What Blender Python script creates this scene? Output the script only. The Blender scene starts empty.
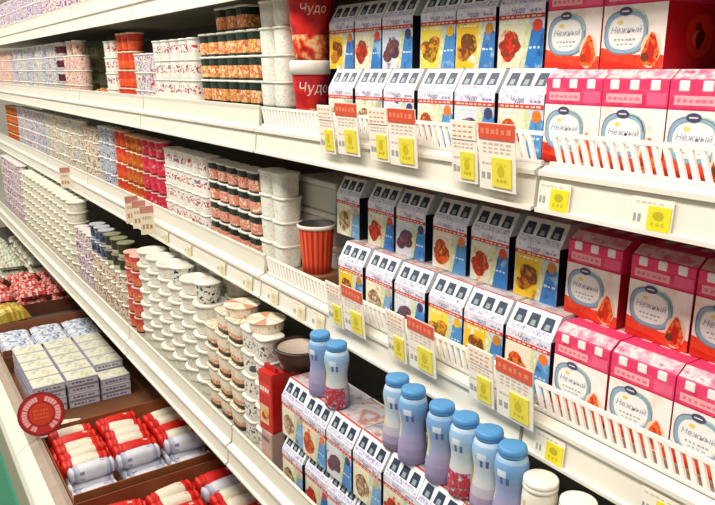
import bpy, bmesh, math, random
from mathutils import Vector, Matrix
random.seed(7)
SC = bpy.context.scene
COL = SC.collection
PI = math.pi

# ------------------------------------------------------------------ materials
_mats = {}
def srgb(c):
    c = c / 255.0
    return c / 12.92 if c <= 0.04045 else ((c + 0.055) / 1.055) ** 2.4
def M(hexs, rough=0.45, noise=0.06, scale=60.0, metal=0.0):
    """procedural paint / print / plastic: a Principled shader whose colour wanders a little with object-space noise"""
    key = (hexs, rough, noise, scale, metal)
    if key in _mats: return _mats[key]
    r, g, b = [srgb(int(hexs[i:i + 2], 16)) for i in (0, 2, 4)]
    m = bpy.data.materials.new('paint_' + hexs); m.use_nodes = True
    nt = m.node_tree; p = nt.nodes['Principled BSDF']
    p.inputs['Roughness'].default_value = rough
    p.inputs['Metallic'].default_value = metal
    if noise > 0:
        tc = nt.nodes.new('ShaderNodeTexCoord'); nz = nt.nodes.new('ShaderNodeTexNoise')
        nz.inputs['Scale'].default_value = scale; nz.inputs['Detail'].default_value = 3
        mx = nt.nodes.new('ShaderNodeMix'); mx.data_type = 'RGBA'
        lo = [max(0, c * (1 - noise * 2.2)) for c in (r, g, b)]; hi = [min(1, c * (1 + noise)) for c in (r, g, b)]
        mx.inputs[6].default_value = (*lo, 1); mx.inputs[7].default_value = (*hi, 1)
        nt.links.new(tc.outputs['Object'], nz.inputs['Vector']); nt.links.new(nz.outputs['Fac'], mx.inputs[0])
        nt.links.new(mx.outputs[2], p.inputs['Base Color'])
    else:
        p.inputs['Base Color'].default_value = (r, g, b, 1)
    _mats[key] = m
    return m

WHITE = 'fbf6ea'
_mm = {}
def MM(cols, scale=90.0, rough=0.4, interp='LINEAR', detail=2.5, lo=0.30, hi=0.70):
    """printed picture: a palette broken up by noise, shifted a little from copy to copy"""
    key = (tuple(cols), scale, rough, interp, detail, lo, hi)
    if key in _mm: return _mm[key]
    m = bpy.data.materials.new('print_' + cols[0]); m.use_nodes = True
    nt = m.node_tree; p = nt.nodes['Principled BSDF']; p.inputs['Roughness'].default_value = rough
    tc = nt.nodes.new('ShaderNodeTexCoord'); oi = nt.nodes.new('ShaderNodeObjectInfo')
    ad = nt.nodes.new('ShaderNodeVectorMath'); ad.operation = 'ADD'
    sc = nt.nodes.new('ShaderNodeVectorMath'); sc.operation = 'SCALE'; sc.inputs[0].default_value = (3.1, 1.7, 2.3)
    nt.links.new(oi.outputs['Random'], sc.inputs['Scale']); nt.links.new(tc.outputs['Object'], ad.inputs[0]); nt.links.new(sc.outputs[0], ad.inputs[1])
    nz = nt.nodes.new('ShaderNodeTexNoise'); nz.inputs['Scale'].default_value = scale; nz.inputs['Detail'].default_value = detail
    nt.links.new(ad.outputs[0], nz.inputs['Vector'])
    cr = nt.nodes.new('ShaderNodeValToRGB'); e = cr.color_ramp.elements; n = len(cols); cr.color_ramp.interpolation = interp
    for i, h in enumerate(cols):
        pos = lo + (hi - lo) * i / max(1, n - 1)
        el = e[i] if i < 2 else e.new(pos)
        el.position = pos if n > 1 else 0
        el.color = (*[srgb(int(h[q:q + 2], 16)) for q in (0, 2, 4)], 1)
    nt.links.new(nz.outputs['Fac'], cr.inputs['Fac']); nt.links.new(cr.outputs['Color'], p.inputs['Base Color'])
    _mm[key] = m
    return m
# ------------------------------------------------------------------ mesh builder
class Fr:
    """a flat frame on a face of a thing: u to the right, v up, n out of the face"""
    def __init__(s, o, u, v):
        s.o = Vector(o); s.u = Vector(u).normalized(); s.v = Vector(v).normalized(); s.n = s.u.cross(s.v)
    def P(s, x, y, l=0): return s.o + s.u * x + s.v * y + s.n * (0.00035 * l)

class MB:
    def __init__(s): s.v = []; s.f = []; s.fm = []; s.sm = []; s.mats = []
    def mi(s, m):
        if isinstance(m, str): m = M(m)
        if m not in s.mats: s.mats.append(m)
        return s.mats.index(m)
    def face(s, pts, m, smooth=False):
        b = len(s.v); s.v += [tuple(p) for p in pts]
        s.f.append(tuple(range(b, b + len(pts)))); s.fm.append(s.mi(m)); s.sm.append(smooth)
    def box(s, x0, x1, y0, y1, z0, z1, m, bev=0.0):
        if bev > 0:
            bm = bmesh.new(); bmesh.ops.create_cube(bm, size=1)
            for q in bm.verts: q.co = ((x0 + x1) / 2 + q.co.x * (x1 - x0), (y0 + y1) / 2 + q.co.y * (y1 - y0), (z0 + z1) / 2 + q.co.z * (z1 - z0))
            bmesh.ops.bevel(bm, geom=bm.edges[:], offset=bev, segments=2, affect='EDGES', profile=0.5)
            s.bm(bm, m); bm.free(); return
        P = [(x0, y0, z0), (x1, y0, z0), (x1, y1, z0), (x0, y1, z0), (x0, y0, z1), (x1, y0, z1), (x1, y1, z1), (x0, y1, z1)]
        b = len(s.v); s.v += P; k = s.mi(m)
        for q in ((0, 3, 2, 1), (4, 5, 6, 7), (0, 1, 5, 4), (1, 2, 6, 5), (2, 3, 7, 6), (3, 0, 4, 7)):
            s.f.append(tuple(b + i for i in q)); s.fm.append(k); s.sm.append(False)
    def bm(s, bm, m, smooth=False):
        b = len(s.v); bm.verts.index_update(); s.v += [tuple(q.co) for q in bm.verts]; k = s.mi(m)
        for f in bm.faces:
            s.f.append(tuple(b + q.index for q in f.verts)); s.fm.append(k); s.sm.append(smooth)
    def prism(s, prof, x0, x1, m):
        """a closed (y, z) profile run along x"""
        n = len(prof); b = len(s.v); k = s.mi(m)
        s.v += [(x0, y, z) for y, z in prof] + [(x1, y, z) for y, z in prof]
        for i in range(n):
            j = (i + 1) % n
            s.f.append((b + i, b + j, b + n + j, b + n + i)); s.fm.append(k); s.sm.append(False)
        s.f.append(tuple(b + i for i in range(n))[::-1]); s.f.append(tuple(b + n + i for i in range(n)))
        s.fm += [k, k]; s.sm += [False, False]
    def lathe(s, prof, n, mf, sq=0.0, c=(0, 0, 0), smooth=True, axis='z'):
        """prof [(r, z)]; mf a material or a function (row, angle step) -> material; sq > 2 squares the section off"""
        b = len(s.v)
        for r, z in prof:
            for k in range(n):
                t = 2 * PI * (k + 0.5) / n; cx, cy = math.cos(t), math.sin(t)
                g = 1.0
                if sq: g = 1.0 / ((abs(cx) ** sq + abs(cy) ** sq) ** (1.0 / sq))
                x, y = r * g * cx, r * g * cy
                p = (x, y, z) if axis == 'z' else (x, z, y)
                s.v.append((c[0] + p[0], c[1] + p[1], c[2] + p[2]))
        for j in range(len(prof) - 1):
            for k in range(n):
                a = b + j * n + k; d = b + j * n + (k + 1) % n
                m = mf(j, k) if callable(mf) else mf
                s.f.append((a, d, d + n, a + n)); s.fm.append(s.mi(m)); s.sm.append(smooth)
    # flat print on a frame
    def rect(s, fr, x0, x1, y0, y1, m, l=1): s.face([fr.P(x0, y0, l), fr.P(x1, y0, l), fr.P(x1, y1, l), fr.P(x0, y1, l)], m)
    def poly(s, fr, pts, m, l=1): s.face([fr.P(x, y, l) for x, y in pts], m)
    def disc(s, fr, x, y, rx, ry, m, l=1, n=16, rot=0.0):
        pts = []
        for k in range(n):
            t = 2 * PI * k / n; a, b = rx * math.cos(t), ry * math.sin(t)
            pts.append((x + a * math.cos(rot) - b * math.sin(rot), y + a * math.sin(rot) + b * math.cos(rot)))
        s.poly(fr, pts, m, l)
    def ring(s, fr, x, y, rx, ry, w, m, l=1, n=28, a0=0.0, a1=2 * PI, e=2.0):
        def pt(t, g):
            c, q = math.cos(t), math.sin(t)
            k = 1.0 / ((abs(c) ** e + abs(q) ** e) ** (1.0 / e))
            return (x + (rx + g) * c * k, y + (ry + g) * q * k)
        for k in range(n):
            t0 = a0 + (a1 - a0) * k / n; t1 = a0 + (a1 - a0) * (k + 1) / n
            s.poly(fr, [pt(t0, -w / 2), pt(t0, w / 2), pt(t1, w / 2), pt(t1, -w / 2)], m, l)
    def fruit(s, fr, x, y, r, cols, l=2, k=5, seed=1):
        rd = random.Random(seed)
        for i in range(k):
            s.disc(fr, x + rd.uniform(-.5, .5) * r, y + rd.uniform(-.5, .5) * r, r * rd.uniform(.4, .7), r * rd.uniform(.4, .7), cols[i % len(cols)], l + i * 0.3, 10)
    def bars(s, fr, x0, x1, y, h, m, l=2, n=5, seed=1):
        """a line of print too fine to read: short strokes"""
        rd = random.Random(seed); x = x0; w = (x1 - x0) / n
        for i in range(n):
            s.rect(fr, x + w * .08, x + w * rd.uniform(.6, .92), y, y + h * rd.uniform(.7, 1), m, l); x += w
    def text(s, txt, fr, x, y, size, m, l=2, shear=0.0, wrap=None):
        cu = bpy.data.curves.new('t', 'FONT'); cu.body = txt; cu.size = size; cu.align_x = 'CENTER'; cu.align_y = 'CENTER'; cu.shear = shear
        cu.resolution_u = 3
        ob = bpy.data.objects.new('t', cu); COL.objects.link(ob)
        dg = bpy.context.evaluated_depsgraph_get(); me = ob.evaluated_get(dg).to_mesh()
        vs = [q.co.copy() for q in me.vertices]; fs = [tuple(p.vertices) for p in me.polygons]
        ob.evaluated_get(dg).to_mesh_clear(); bpy.data.objects.remove(ob); bpy.data.curves.remove(cu)
        b = len(s.v); k = s.mi(m)
        for q in vs:
            if wrap:
                r0, r1, z0, z1, ang = wrap
                z = y + q.y; r = r0 + (r1 - r0) * (z - z0) / (z1 - z0) + 0.0012; t = ang + (x + q.x) / r
                s.v.append((r * math.cos(t), r * math.sin(t), z))
            else: s.v.append(tuple(fr.P(x + q.x, y + q.y, l)))
        for f in fs: s.f.append(tuple(b + i for i in f)); s.fm.append(k); s.sm.append(False)
    def build(s, name, parent=None, loc=(0, 0, 0)):
        me = bpy.data.meshes.new(name); me.from_pydata(s.v, [], s.f)
        for m in s.mats: me.materials.append(m)
        me.polygons.foreach_set('material_index', s.fm); me.polygons.foreach_set('use_smooth', s.sm)
        me.update()
        o = bpy.data.objects.new(name, me); COL.objects.link(o); o.location = loc
        if parent: o.parent = parent
        return o

def empty(name, loc=(0, 0, 0)):
    o = bpy.data.objects.new(name, None); COL.objects.link(o); o.location = loc; o.empty_display_size = 0.05
    return o
def tag(o, label=None, cat=None, group=None, kind=None):
    if label: o['label'] = label
    if cat: o['category'] = cat
    if group: o['group'] = group
    if kind: o['kind'] = kind
    return o
def copy_tree(o, parent=None):
    c = o.copy(); COL.objects.link(c)
    if parent: c.parent = parent
    for ch in list(o.children): copy_tree(ch, c)
    return c

class Kind:
    """one kind of product: built when it is first put down, copied with all its parts after that"""
    def __init__(s, make, desc, cat, w, h, d=None, group=None):
        s.make = make; s.desc = desc; s.cat = cat; s.w = w; s.h = h; s.d = d or w; s.root = None; s.group = group or desc
    def put(s, x, y, z, label, rz=0.0, tilt=(0, 0), group=None):
        if s.root is None: s.root = o = s.make()
        else: o = copy_tree(s.root)
        o.location = (x, y, z); o.rotation_euler = (tilt[0], tilt[1], rz)
        tag(o, label, s.cat, group or s.group)
        return o
_T = 'first second third fourth fifth sixth seventh eighth ninth'.split()
ORD = 'zeroth first second third fourth fifth sixth seventh eighth ninth tenth eleventh twelfth thirteenth fourteenth fifteenth sixteenth seventeenth eighteenth nineteenth twentieth'.split() + ['twenty-' + t for t in _T] + ['thirtieth'] + ['thirty-' + t for t in _T]
def nth(i, n):
    if n == 1: return 'only'
    if i == 0: return 'leftmost'
    if i == n - 1: return 'rightmost'
    return ORD[i + 1]
def lev(j, n): return 'bottom' if j == 0 else 'top' if j == n - 1 else ORD[j + 1] + '-level'
def grid(kinds, x0, x1, levels, y, z, where, cols=None, jit=0.004, rj=0.05, skip=lambda c, l: False):
    """stacks of one kind side by side along the shelf"""
    ks = kinds if isinstance(kinds, list) else [kinds]
    k0 = ks[0]; n = cols or max(1, int((x1 - x0 + 0.004) / (k0.w + 0.003)))
    for c in range(n):
        k = ks[c % len(ks)]
        X = x0 + (x1 - x0) * (c + .5) / n
        L = levels(c) if callable(levels) else levels
        yy = y + kinds_depth(k)
        for l in range(L):
            if skip(c, l): continue
            where_ = f"stack from left {where}" if L > 1 else f"of its row {where}"
            pos = f"{lev(l, L)} of {nth(c, n)} {where_}" if L > 1 else f"{nth(c, n)} {where_}"
            if L > 1 and (c == 0 or c == n - 1): pos = pos.replace(' from left', '')
            lab = f"{k.desc}, {pos}"
            if len(lab.split()) > 16: lab = lab.replace(' stack from left', ' stack').replace(' yogurt cup', ' cup')
            k.put(X + random.uniform(-jit, jit) * .3, yy + random.uniform(0, jit), z + l * (k.h + 0.0004), lab, random.uniform(-rj, rj), group=f"{k.desc} {where}")
def kinds_depth(k): return k.d / 2

# ------------------------------------------------------------------ small cups
def cup_maker(name, rt, rb, h, pat, sq=0.0, lid=WHITE, parts=True, lidpat=None, n=28, rows=9, cover=None):
    """tapered cup with a printed wall pat(row, k) and a flanged foil lid"""
    def make():
        root = empty(name) if parts else None
        m = MB()
        zs = [h * 0.91 * j / rows for j in range(rows + 1)]
        prof = [(0.0005, 0.001), (rb * .97, 0.0)] + [(rb + (rt * .93 - rb) * z / h, z) for z in zs[1:]]
        m.lathe(prof, n, lambda j, k: pat(0, k) if j == 0 else pat(j - 1 if j > 0 else 0, k), sq)
        l = m if not parts else MB()
        if cover:   # deep snap-on cap
            l.lathe([(rt * .93, h * .80), (rt, h * .80), (rt, h * .985), (rt * .96, h), (rt * .86, h), (rt * .83, h * .97), (0.0005, h * .97)], n, lid, sq)
        else:
            l.lathe([(rt * .90, h * .905), (rt, h * .915), (rt, h * .985), (rt * .97, h), (rt * .9, h), (0.0005, h)], n, (lambda j, k: lidpat(j, k)) if lidpat else lid, sq)
        if parts:
            m.build('cup_body', root); l.build('lid', root); return root
        return m.build(name)
    return make
def spots(base, cols, rows=(3, 6), every=3, seed=3, dens=.5):
    """small printed marks on a plain wall, between two rows"""
    c = cols[:4]
    pal = [c[0], base, c[1 % len(c)], base, c[2 % len(c)], base, c[3 % len(c)], base] if dens > .6 else [c[0], base, base, base, c[1 % len(c)], c[2 % len(c)]]
    m = MM(pal, 62 if dens > .6 else 75, interp='CONSTANT', detail=1.0, lo=.30 if dens > .6 else .33, hi=.66)
    return lambda j, k: m if rows[0] - 1 <= j <= rows[1] + 1 else base
def bands(bs, accents=(), seed=5, dens=.3):
    """bs [(last row, colour or list)] from the bottom up; a list is a printed picture"""
    bm_ = [(r, MM(c, 70, detail=1.5, lo=.34, hi=.66) if isinstance(c, list) else c) for r, c in bs]
    return lambda j, k: next((c for r, c in bm_ if j <= r), bm_[-1][1])

def cup(name, desc, rt, rb, h, pat, cat='yogurt cup', **kw):
    return Kind(cup_maker(name, rt, rb, h, pat, **kw), desc, cat, rt * 2 * (1.0), h)

# ------------------------------------------------------------------ the setting
def wallbox(name, *a):
    m = MB(); m.box(*a); o = m.build(name); tag(o, kind='structure'); return o
XL, XR = -9.2, 0.6
m = MB(); m.box(XL, 4.0, -4.0, 1.6, -0.05, 0.0, M('b9b4a6', .25, .1, 3)); tag(m.build('floor'), kind='structure')
m = MB(); m.box(XL, 4.0, 1.5, 1.6, 0.0, 3.6, M('d8d4c8', .6)); tag(m.build('wall_back'), kind='structure')
m = MB(); m.box(XL - .1, XL, -4.0, 1.6, 0.0, 3.6, M('d8d4c8', .6)); tag(m.build('wall_left'), kind='structure')

# refrigerated case modules: 0.94 m each, joints at x = -0.703, -1.643, -2.583 ...
JX, MW = 0.237, 0.94
YF, YD = 0.80, 0.68                     # front of the upper shelves, front of the lower shelf
RAILS = {'top': (1.873, YF), 'upper': (1.497, YF), 'middle': (1.103, YF), 'lower': (0.635, YD)}
FLOORZ = {k: v[0] + 0.066 for k, v in RAILS.items()}
SHELFM = M('aaa699', .4, .03, 8); RAILM = M('efe9da', .35, .02, 12); RISM = M('e6e0d0', .4, .03, 10)  # shelf boards greyed, darkness of the shelf floors put into their colour
FENCEM = M('fffaf0', .35, .02)
def shelf(parent, key, fence):
    z0, y = RAILS[key]; w = MW - 0.004
    m = MB(); m.box(0.002, w, y + .012, 1.34, z0 + .03, z0 + .066, SHELFM); s = m.build('shelf', parent)
    r = MB()   # label channel: flat strip leaning back a little, small foot and lip
    r.prism([(y + .012, z0 + .004), (y - .004, z0), (y - .004, z0 + .006), (y + .002, z0 + .007), (y + .006, z0 + .052), (y - .001, z0 + .054), (y - .001, z0 + .061), (y + .016, z0 + .068), (y + .02, z0 + .004)], 0.003, w - .001, RAILM)
    r.build('price_rail', s)
    if fence:
        f = MB(); yf = y + .022; zb, zt = z0 + .068, z0 + .116
        f.box(0.006, w - .006, yf - .003, yf + .003, zt - .006, zt, FENCEM); f.box(0.006, w - .006, yf - .003, yf + .003, zb, zb + .005, FENCEM)
        n = 56
        for i in range(n):
            x = 0.02 + (w - .03) * i / n
            dx = -.014
            a = [(x, zb + .004), (x + .0072, zb + .004), (x + .0072 + dx, zt - .005), (x + dx, zt - .005)]
            for yy in (yf - .0025, yf + .0025): f.face([(p, yy, q) for p, q in a], FENCEM)
            for p in ((0, 3), (1, 2)):
                f.face([(a[p[0]][0], yf - .0025, a[p[0]][1]), (a[p[1]][0], yf - .0025, a[p[1]][1]), (a[p[1]][0], yf + .0025, a[p[1]][1]), (a[p[0]][0], yf + .0025, a[p[0]][1])], FENCEM)
        f.build('wire_fence', s)
    else:
        f = MB(); f.prism([(y + .016, z0 + .067), (y + .02, z0 + .105), (y + .018, z0 + .116), (y + .024, z0 + .118), (y + .027, z0 + .067)], 0.004, w - .002, RISM)
        f.build('front_riser', s)
def module(i):
    x = JX - MW * (i + 1)
    root = empty('refrigerated_display_case', (x, 0, 0))
    place = ['rightmost in the photo', 'second from the right', 'third from the right', 'fourth from the right', 'fifth from the right', 'sixth from the right', 'seventh from the right', 'eighth from the right, farthest away'][i]
    tag(root, 'white open refrigerated display case section stacked with dairy, ' + place, 'display case', 'refrigerated display case sections')
    w = MW - .002
    m = MB(); m.box(0, w, 1.34, 1.42, 0.1, 2.6, M('5e5a52', .5, .03, 6)); m.build('back_panel', root)  # interior likely white; its shade is put into this dark colour
    for key in RAILS: shelf(root, key, key in ('upper', 'middle') and i < 2)
    m = MB(); m.box(0, w, .335, 1.34, 0.1, 0.26, M('5a564e', .6)); m.build('well_floor', root)  # dark colour stands in for the shade of the empty well
    m = MB()   # bumper rail round the front of the well
    m.prism([(.345, .19), (.345, .382), (.33, .388), (.302, .374), (.302, .364), (.262, .340), (.247, .318), (.245, .14), (.26, .12), (.335, .12)], 0, w, M('a3a78e', .45, .08, 20)); b = m.build('bumper_rail', root)
    m = MB(); m.prism([(.3025, .3765), (.257, .3465), (.2475, .322), (.262, .336), (.303, .362)], 0.001, w - .001, M('f6f0e2', .3, .04, 30)); m.build('bumper_strip', b)
    m = MB(); m.prism([(.3035, .3765), (.33, .3895), (.347, .3835), (.347, .30), (.3456, .30), (.3456, .3822), (.33, .388)], 0.001, w - .001, M('b5a08e', .5, .12, 25)); m.build('inner_lip', b)
    m = MB(); m.prism([(.27, .135), (.238, .135), (.195, .02), (.2, 0.0), (.27, 0.0)], 0, w, M('0f8f6c', .4, .06, 10)); m.build('kick_panel', root)
for i in range(8): module(i)

# ------------------------------------------------------------------ pink four-pack cartons
PW, PD, PH = .102, .16, .138
PINK, LPINK, DPINK, ORANGE = 'ee3f6e', 'fbb0b4', 'd81f55', 'f0441c'
def pink_carton(fruit_cols, seed):
    def make():
        root = empty('yogurt_carton'); m = MB(); w, d, h = PW, PD, PH
        m.prism([(-d / 2, 0), (-d / 2, h - .014), (-d / 2 + .02, h), (d / 2 - .02, h), (d / 2, h - .014), (d / 2, 0)], -w / 2, w / 2, M(PINK, .35))
        F = Fr((-w / 2, -d / 2, 0), (1, 0, 0), (0, 0, 1))
        m.rect(F, 0, w, 0, .088, MM(['f6ddd2', 'fdf4ec', 'fdf6f0'], 45), 1)
        m.poly(F, [(0, 0), (w, 0), (w, .018), (w * .8, .02), (w * .55, .019), (w * .3, .024), (0, .030)], MM(['c8281a', ORANGE, 'e8402a', 'f06a3c'], 55), 2)
        m.poly(F, [(0, 0), (w * .7, 0), (w * .4, .008), (0, .012)], 'd9280f', 3)
        # oval badge in a blue-grey ring with a dark crest and a script name
        cx, cz = w * .385, .050
        m.ring(F, cx, cz, .031, .026, .005, '8fb4ca', 3, e=2.8); m.ring(F, cx, cz, .0345, .0295, .002, '8a7f90', 2.8, e=2.8)
        m.disc(F, cx, cz, .029, .024, 'fffaf2', 2.6, 24)
        m.ring(F, cx, cz, .033, .029, .003, 'b9d7c8', 3, a0=.2, a1=PI * .55, n=10, e=2.8)
        m.disc(F, cx - .002, cz + .0285, .0105, .006, '4a4a6a', 5, 14); m.rect(F, cx - .008, cx + .004, cz + .0275, cz + .0295, 'e9dfe2', 6)
        m.text('Нежный', F, cx, cz + .003, .0125, 'a3a6c2', 4, .25)
        m.bars(F, cx - .018, cx + .018, cz - .011, .003, 'a9b6c0', 4, 6, seed); m.bars(F, cx - .014, cx + .014, cz - .017, .0025, '9fd0d2', 4, 4, seed + 1)
        m.disc(F, cx - .01, cz + .014, .005, .003, 'f5d86a', 3.5, 8)
        # fruit in the right corner
        fx = w * .80
        m.disc(F, fx, .025, .0155, .024, 'fbd9b0', 3.2, 18)
        m.poly(F, [(fx - .013, .006), (fx + .010, .003), (fx + .014, .022), (fx + .006, .044), (fx, .05), (fx - .008, .036), (fx - .014, .02)], MM([fruit_cols[1], fruit_cols[0], 'f2803c', fruit_cols[2]], 110), 4)
        m.poly(F, [(fx - .008, .012), (fx + .004, .008), (fx + .006, .026), (fx - .002, .04)], fruit_cols[1], 5)
        m.disc(F, fx - .008, .016, .006, .006, fruit_cols[2], 6, 10)
        # pink band: pale name plate and a darker end
        m.rect(F, w * .07, w * .63, .0935, .1055, LPINK, 1.5); m.bars(F, w * .1, w * .6, .097, .005, 'f0748f', 2.2, 6, seed)
        m.rect(F, w * .70, w * .98, .092, .108, 'f4628a', 1.5); m.rect(F, 0, w, .0875, .0895, DPINK, 2); m.rect(F, 0, w, .0895, .1125, MM(['d81f55', PINK, 'f4547e'], 60), .6)
        # sides
        for sx in (1, -1):
            S = Fr((w / 2, -d / 2, 0), (0, 1, 0), (0, 0, 1)) if sx > 0 else Fr((-w / 2, d / 2, 0), (0, -1, 0), (0, 0, 1))
            m.rect(S, 0, d, 0, .088, M('c41e2b', .4), 1); m.disc(S, d * .5, .045, .035, .03, 'e0402c', 2, 16); m.fruit(S, d * .5, .045, .018, ['7e1414', 'f07a3a', '5e1010'], 3, 6, seed)
        C = Fr((-w / 2, -d / 2, h - .014), (1, 0, 0), (0, .02, .014)); m.rect(C, 0, w, .003, .0244, MM(['ee6a8a', 'f4a0b0', 'f6d8d0', 'ee5a80'], 60), 1)
        T = Fr((-w / 2, -d / 2 + .02, h), (1, 0, 0), (0, 1, 0))
        for q in (0, 1, 2): m.rect(T, w * (.12 + .3 * q), w * (.28 + .3 * q), .03, .10, 'f7c9cf', 1)
        m.build('sleeve', root)
        for q in range(3):   # cup rims showing in the cut-outs along the top edge
            c = MB(); x = -w / 2 + w * (.19 + .31 * q)
            c.box(x - .0075, x + .0075, -d / 2 - .0012, -d / 2 + .008, h - .0275, h - .0135, M('fff3ee', .3), .002); c.build('cup_rim', root)
        return root
    return make
PEACH = ['f0501c', 'd8300f', 'b3350f']; BERRY = ['e03318', 'c31a10', '6e3a1c']
pinkA = Kind(pink_carton(PEACH, 3), 'pink and white yogurt carton with orange peach', 'yogurt carton', PW, PH, PD)
pinkB = Kind(pink_carton(BERRY, 8), 'pink and white yogurt carton with red fruit', 'yogurt carton', PW, PH, PD)
def pink_row(xs, y, z, words, ks):
    for i, x in enumerate(xs):
        k = ks[i % len(ks)]
        k.put(x, y + PD / 2, z, f"{k.desc}, {words[i]}", random.uniform(-.012, .012), group='pink yogurt cartons')
zU, zM, zL = FLOORZ['upper'], FLOORZ['middle'], FLOORZ['lower']
pink_row([-.697, -.594, -.491, -.388], .86, zU + .001, ['lower row, leftmost on upper shelf', 'lower row, second on upper shelf', 'lower row, third on upper shelf', 'lower row, rightmost on upper shelf'], [pinkA, pinkA, pinkB, pinkB])
pink_row([-.738, -.633], .90, zU + .002 + PH, ['stacked on top, left on upper shelf', 'stacked on top, right on upper shelf'], [pinkA, pinkB])
pinkA.put(-.450, 1.01, zU + .002 + PH, 'pink carton at the right edge, top row on upper shelf', 0)
pink_row([-.643, -.538, -.433, -.328], .86, zM + .001, ['lower row, leftmost on middle shelf', 'lower row, second on middle shelf', 'lower row, third on middle shelf', 'lower row, rightmost on middle shelf'], [pinkA, pinkA, pinkB, pinkB])
pink_row([-.675, -.557, -.452, -.347], .915, zM + .002 + PH, ['stacked on top, leftmost on middle shelf', 'stacked on top, second on middle shelf', 'stacked on top, third on middle shelf', 'stacked on top, rightmost on middle shelf'], [pinkA, pinkB, pinkA, pinkB])

# ------------------------------------------------------------------ blue dessert-yogurt cartons
BW, BD, BH = .0985, .15, .140
def blue_carton(pal, seed, text='Чудо'):
    """pal: panel colour, fruit colours, corner colour"""
    panel, fr_, corner = pal
    def make():
        root = empty('yogurt_carton'); m = MB(); w, d, h = BW, BD, BH; zs = .100
        m.prism([(-d / 2, 0), (-d / 2, zs), (-d / 2 + .024, h), (d / 2 - .024, h), (d / 2, zs), (d / 2, 0)], -w / 2, w / 2, M('dfe3e8', .35))
        F = Fr((-w / 2, -d / 2, 0), (1, 0, 0), (0, 0, 1))
        m.rect(F, 0, w, 0, zs, MM(['8fa6c0', 'bccadb', 'd8e0ea', 'a6b8cf'], 40), .7)
        m.poly(F, [(w * .02, .0), (w * .5, .0), (w * .66, .05), (w * .60, .077), (w * .02, .077)], MM([fr_[0], panel, panel, panel, 'f6efd8'], 45), 1.2)
        m.poly(F, [(w * .58, 0), (w, 0), (w, .060), (w * .84, .070), (w * .70, .055)], MM(['24508e', corner, corner, '9cc4e2'], 45), 1.4)
        m.poly(F, [(w * .54, 0), (w * .62, 0), (w * .74, .06), (w * .66, .077), (w * .60, .077)], MM(['e9e3b8', 'c9d09a', 'f4f0dc'], 80), 1.7)
        m.fruit(F, w * .31, .036, .025, [MM([q, fr_[(i + 1) % len(fr_)], '7a3018', fr_[(i + 2) % len(fr_)]], 80) for i, q in enumerate(fr_)], 2, 9, seed)
        m.disc(F, w * .86, .066, .010, .010, fr_[0], 2.5, 10); m.bars(F, w * .70, w * .97, .03, .004, 'cfe4f4', 2.6, 3, seed)
        m.rect(F, 0, w, .0775, .0845, 'd8402f', 2); m.bars(F, w * .05, w * .95, .0795, .003, 'ffd9c9', 3, 8, seed)
        m.rect(F, 0, w, .0845, zs, MM(['c4bfd6', 'e6e2ee', 'f2f0f4'], 120), 2); m.text(text, F, w * .42, .0905, .012, '5a5590', 3, .2); m.bars(F, w * .7, w * .95, .0875, .004, '8f8fbf', 3, 3, seed)
        m.bars(F, w * .1, w * .55, .0705, .003, 'ffffff', 3, 5, seed + 3)
        S2 = Fr((-w / 2, -d / 2, zs), (1, 0, 0), (0, .024, h - zs))
        T = Fr((-w / 2, -d / 2 + .024, h), (1, 0, 0), (0, 1, 0)); m.rect(T, 0, w, 0, .006, 'd8584a', .8); m.rect(T, 0, w, .008, d - .052, MM(['8a8490', 'b8b2bc', 'd0c8c8', 'b0786a', 'c4bcc0'], 22), .8)
        sl = math.hypot(.024, h - zs)
        m.rect(S2, 0, w, 0, sl, MM(['dcdfe4', 'f6f6f4', 'f9f9f7'], 90), .7)
        m.rect(S2, w * .03, w * .97, .002, .0125, MM(['8d88b6', 'c4c0da', 'e4e2ee', 'a8a2c8'], 150), 1.5)
        for sx in (1, -1):
            S = Fr((w / 2, -d / 2, 0), (0, 1, 0), (0, 0, 1)) if sx > 0 else Fr((-w / 2, d / 2, 0), (0, -1, 0), (0, 0, 1))
            m.rect(S, 0, d, 0, zs, M('141a28', .5), .7); m.rect(S, .02, d - .02, .02, .07, MM(['1c2638', '2c3c58', '182030'], 50), 1.4); m.fruit(S, d * .5, .045, .018, fr_, 2, 5, seed)  # near-black base paints in the dark gaps between neighbouring cartons
        m.build('sleeve', root)
        for q in range(3):   # dark foil-topped cups in the windows of the sloping top
            c = MB(); x = w * (.19 + .31 * q)
            for e, mm, l0 in ((.0115, M('364256', .25), 1.2), (.0052, M('93a2a6', .25), 2.0)):
                c.poly(S2, [(x - e, .0165), (x + e, .0165), (x + e * .85, .0165 + e * 1.9), (x - e * .85, .0165 + e * 1.9)], mm, l0)
            c.poly(S2, [(x - .0115, .0165), (x + .0115, .0165), (x + .0115, .0145), (x - .0115, .0145)], M('1f2a3c', .3), 1.0)
            c.build('cup_window', root)
        return root
    return make
PAL = {
 'yellow': ('f2c51e', ['c9801c', '6b4a1e', 'e0a020', '8a2a18'], '3f7ec2'),
 'strawberry': ('e3e0c0', ['e03c1c', 'c42414', 'f06a2a', 'b01810'], '2f7cc6'),
 'peach': ('f3e2c8', ['ee7a22', 'e04e18', 'f2a040', 'd9682a'], '4f93cf'),
 'currant': ('d7dbe6', ['3c3f66', '56506c', '8a7a86', '2b2c4a'], '3f86cc'),
 'cream': ('efe7c8', ['c8b488', 'e9dcc0', 'a08a5c'], '7aa8cf'),
 'pear': ('f4dc4a', ['f0b81c', 'e8901c', '7a8a2a', 'd8a018'], '4a8fd0'),
}
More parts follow.
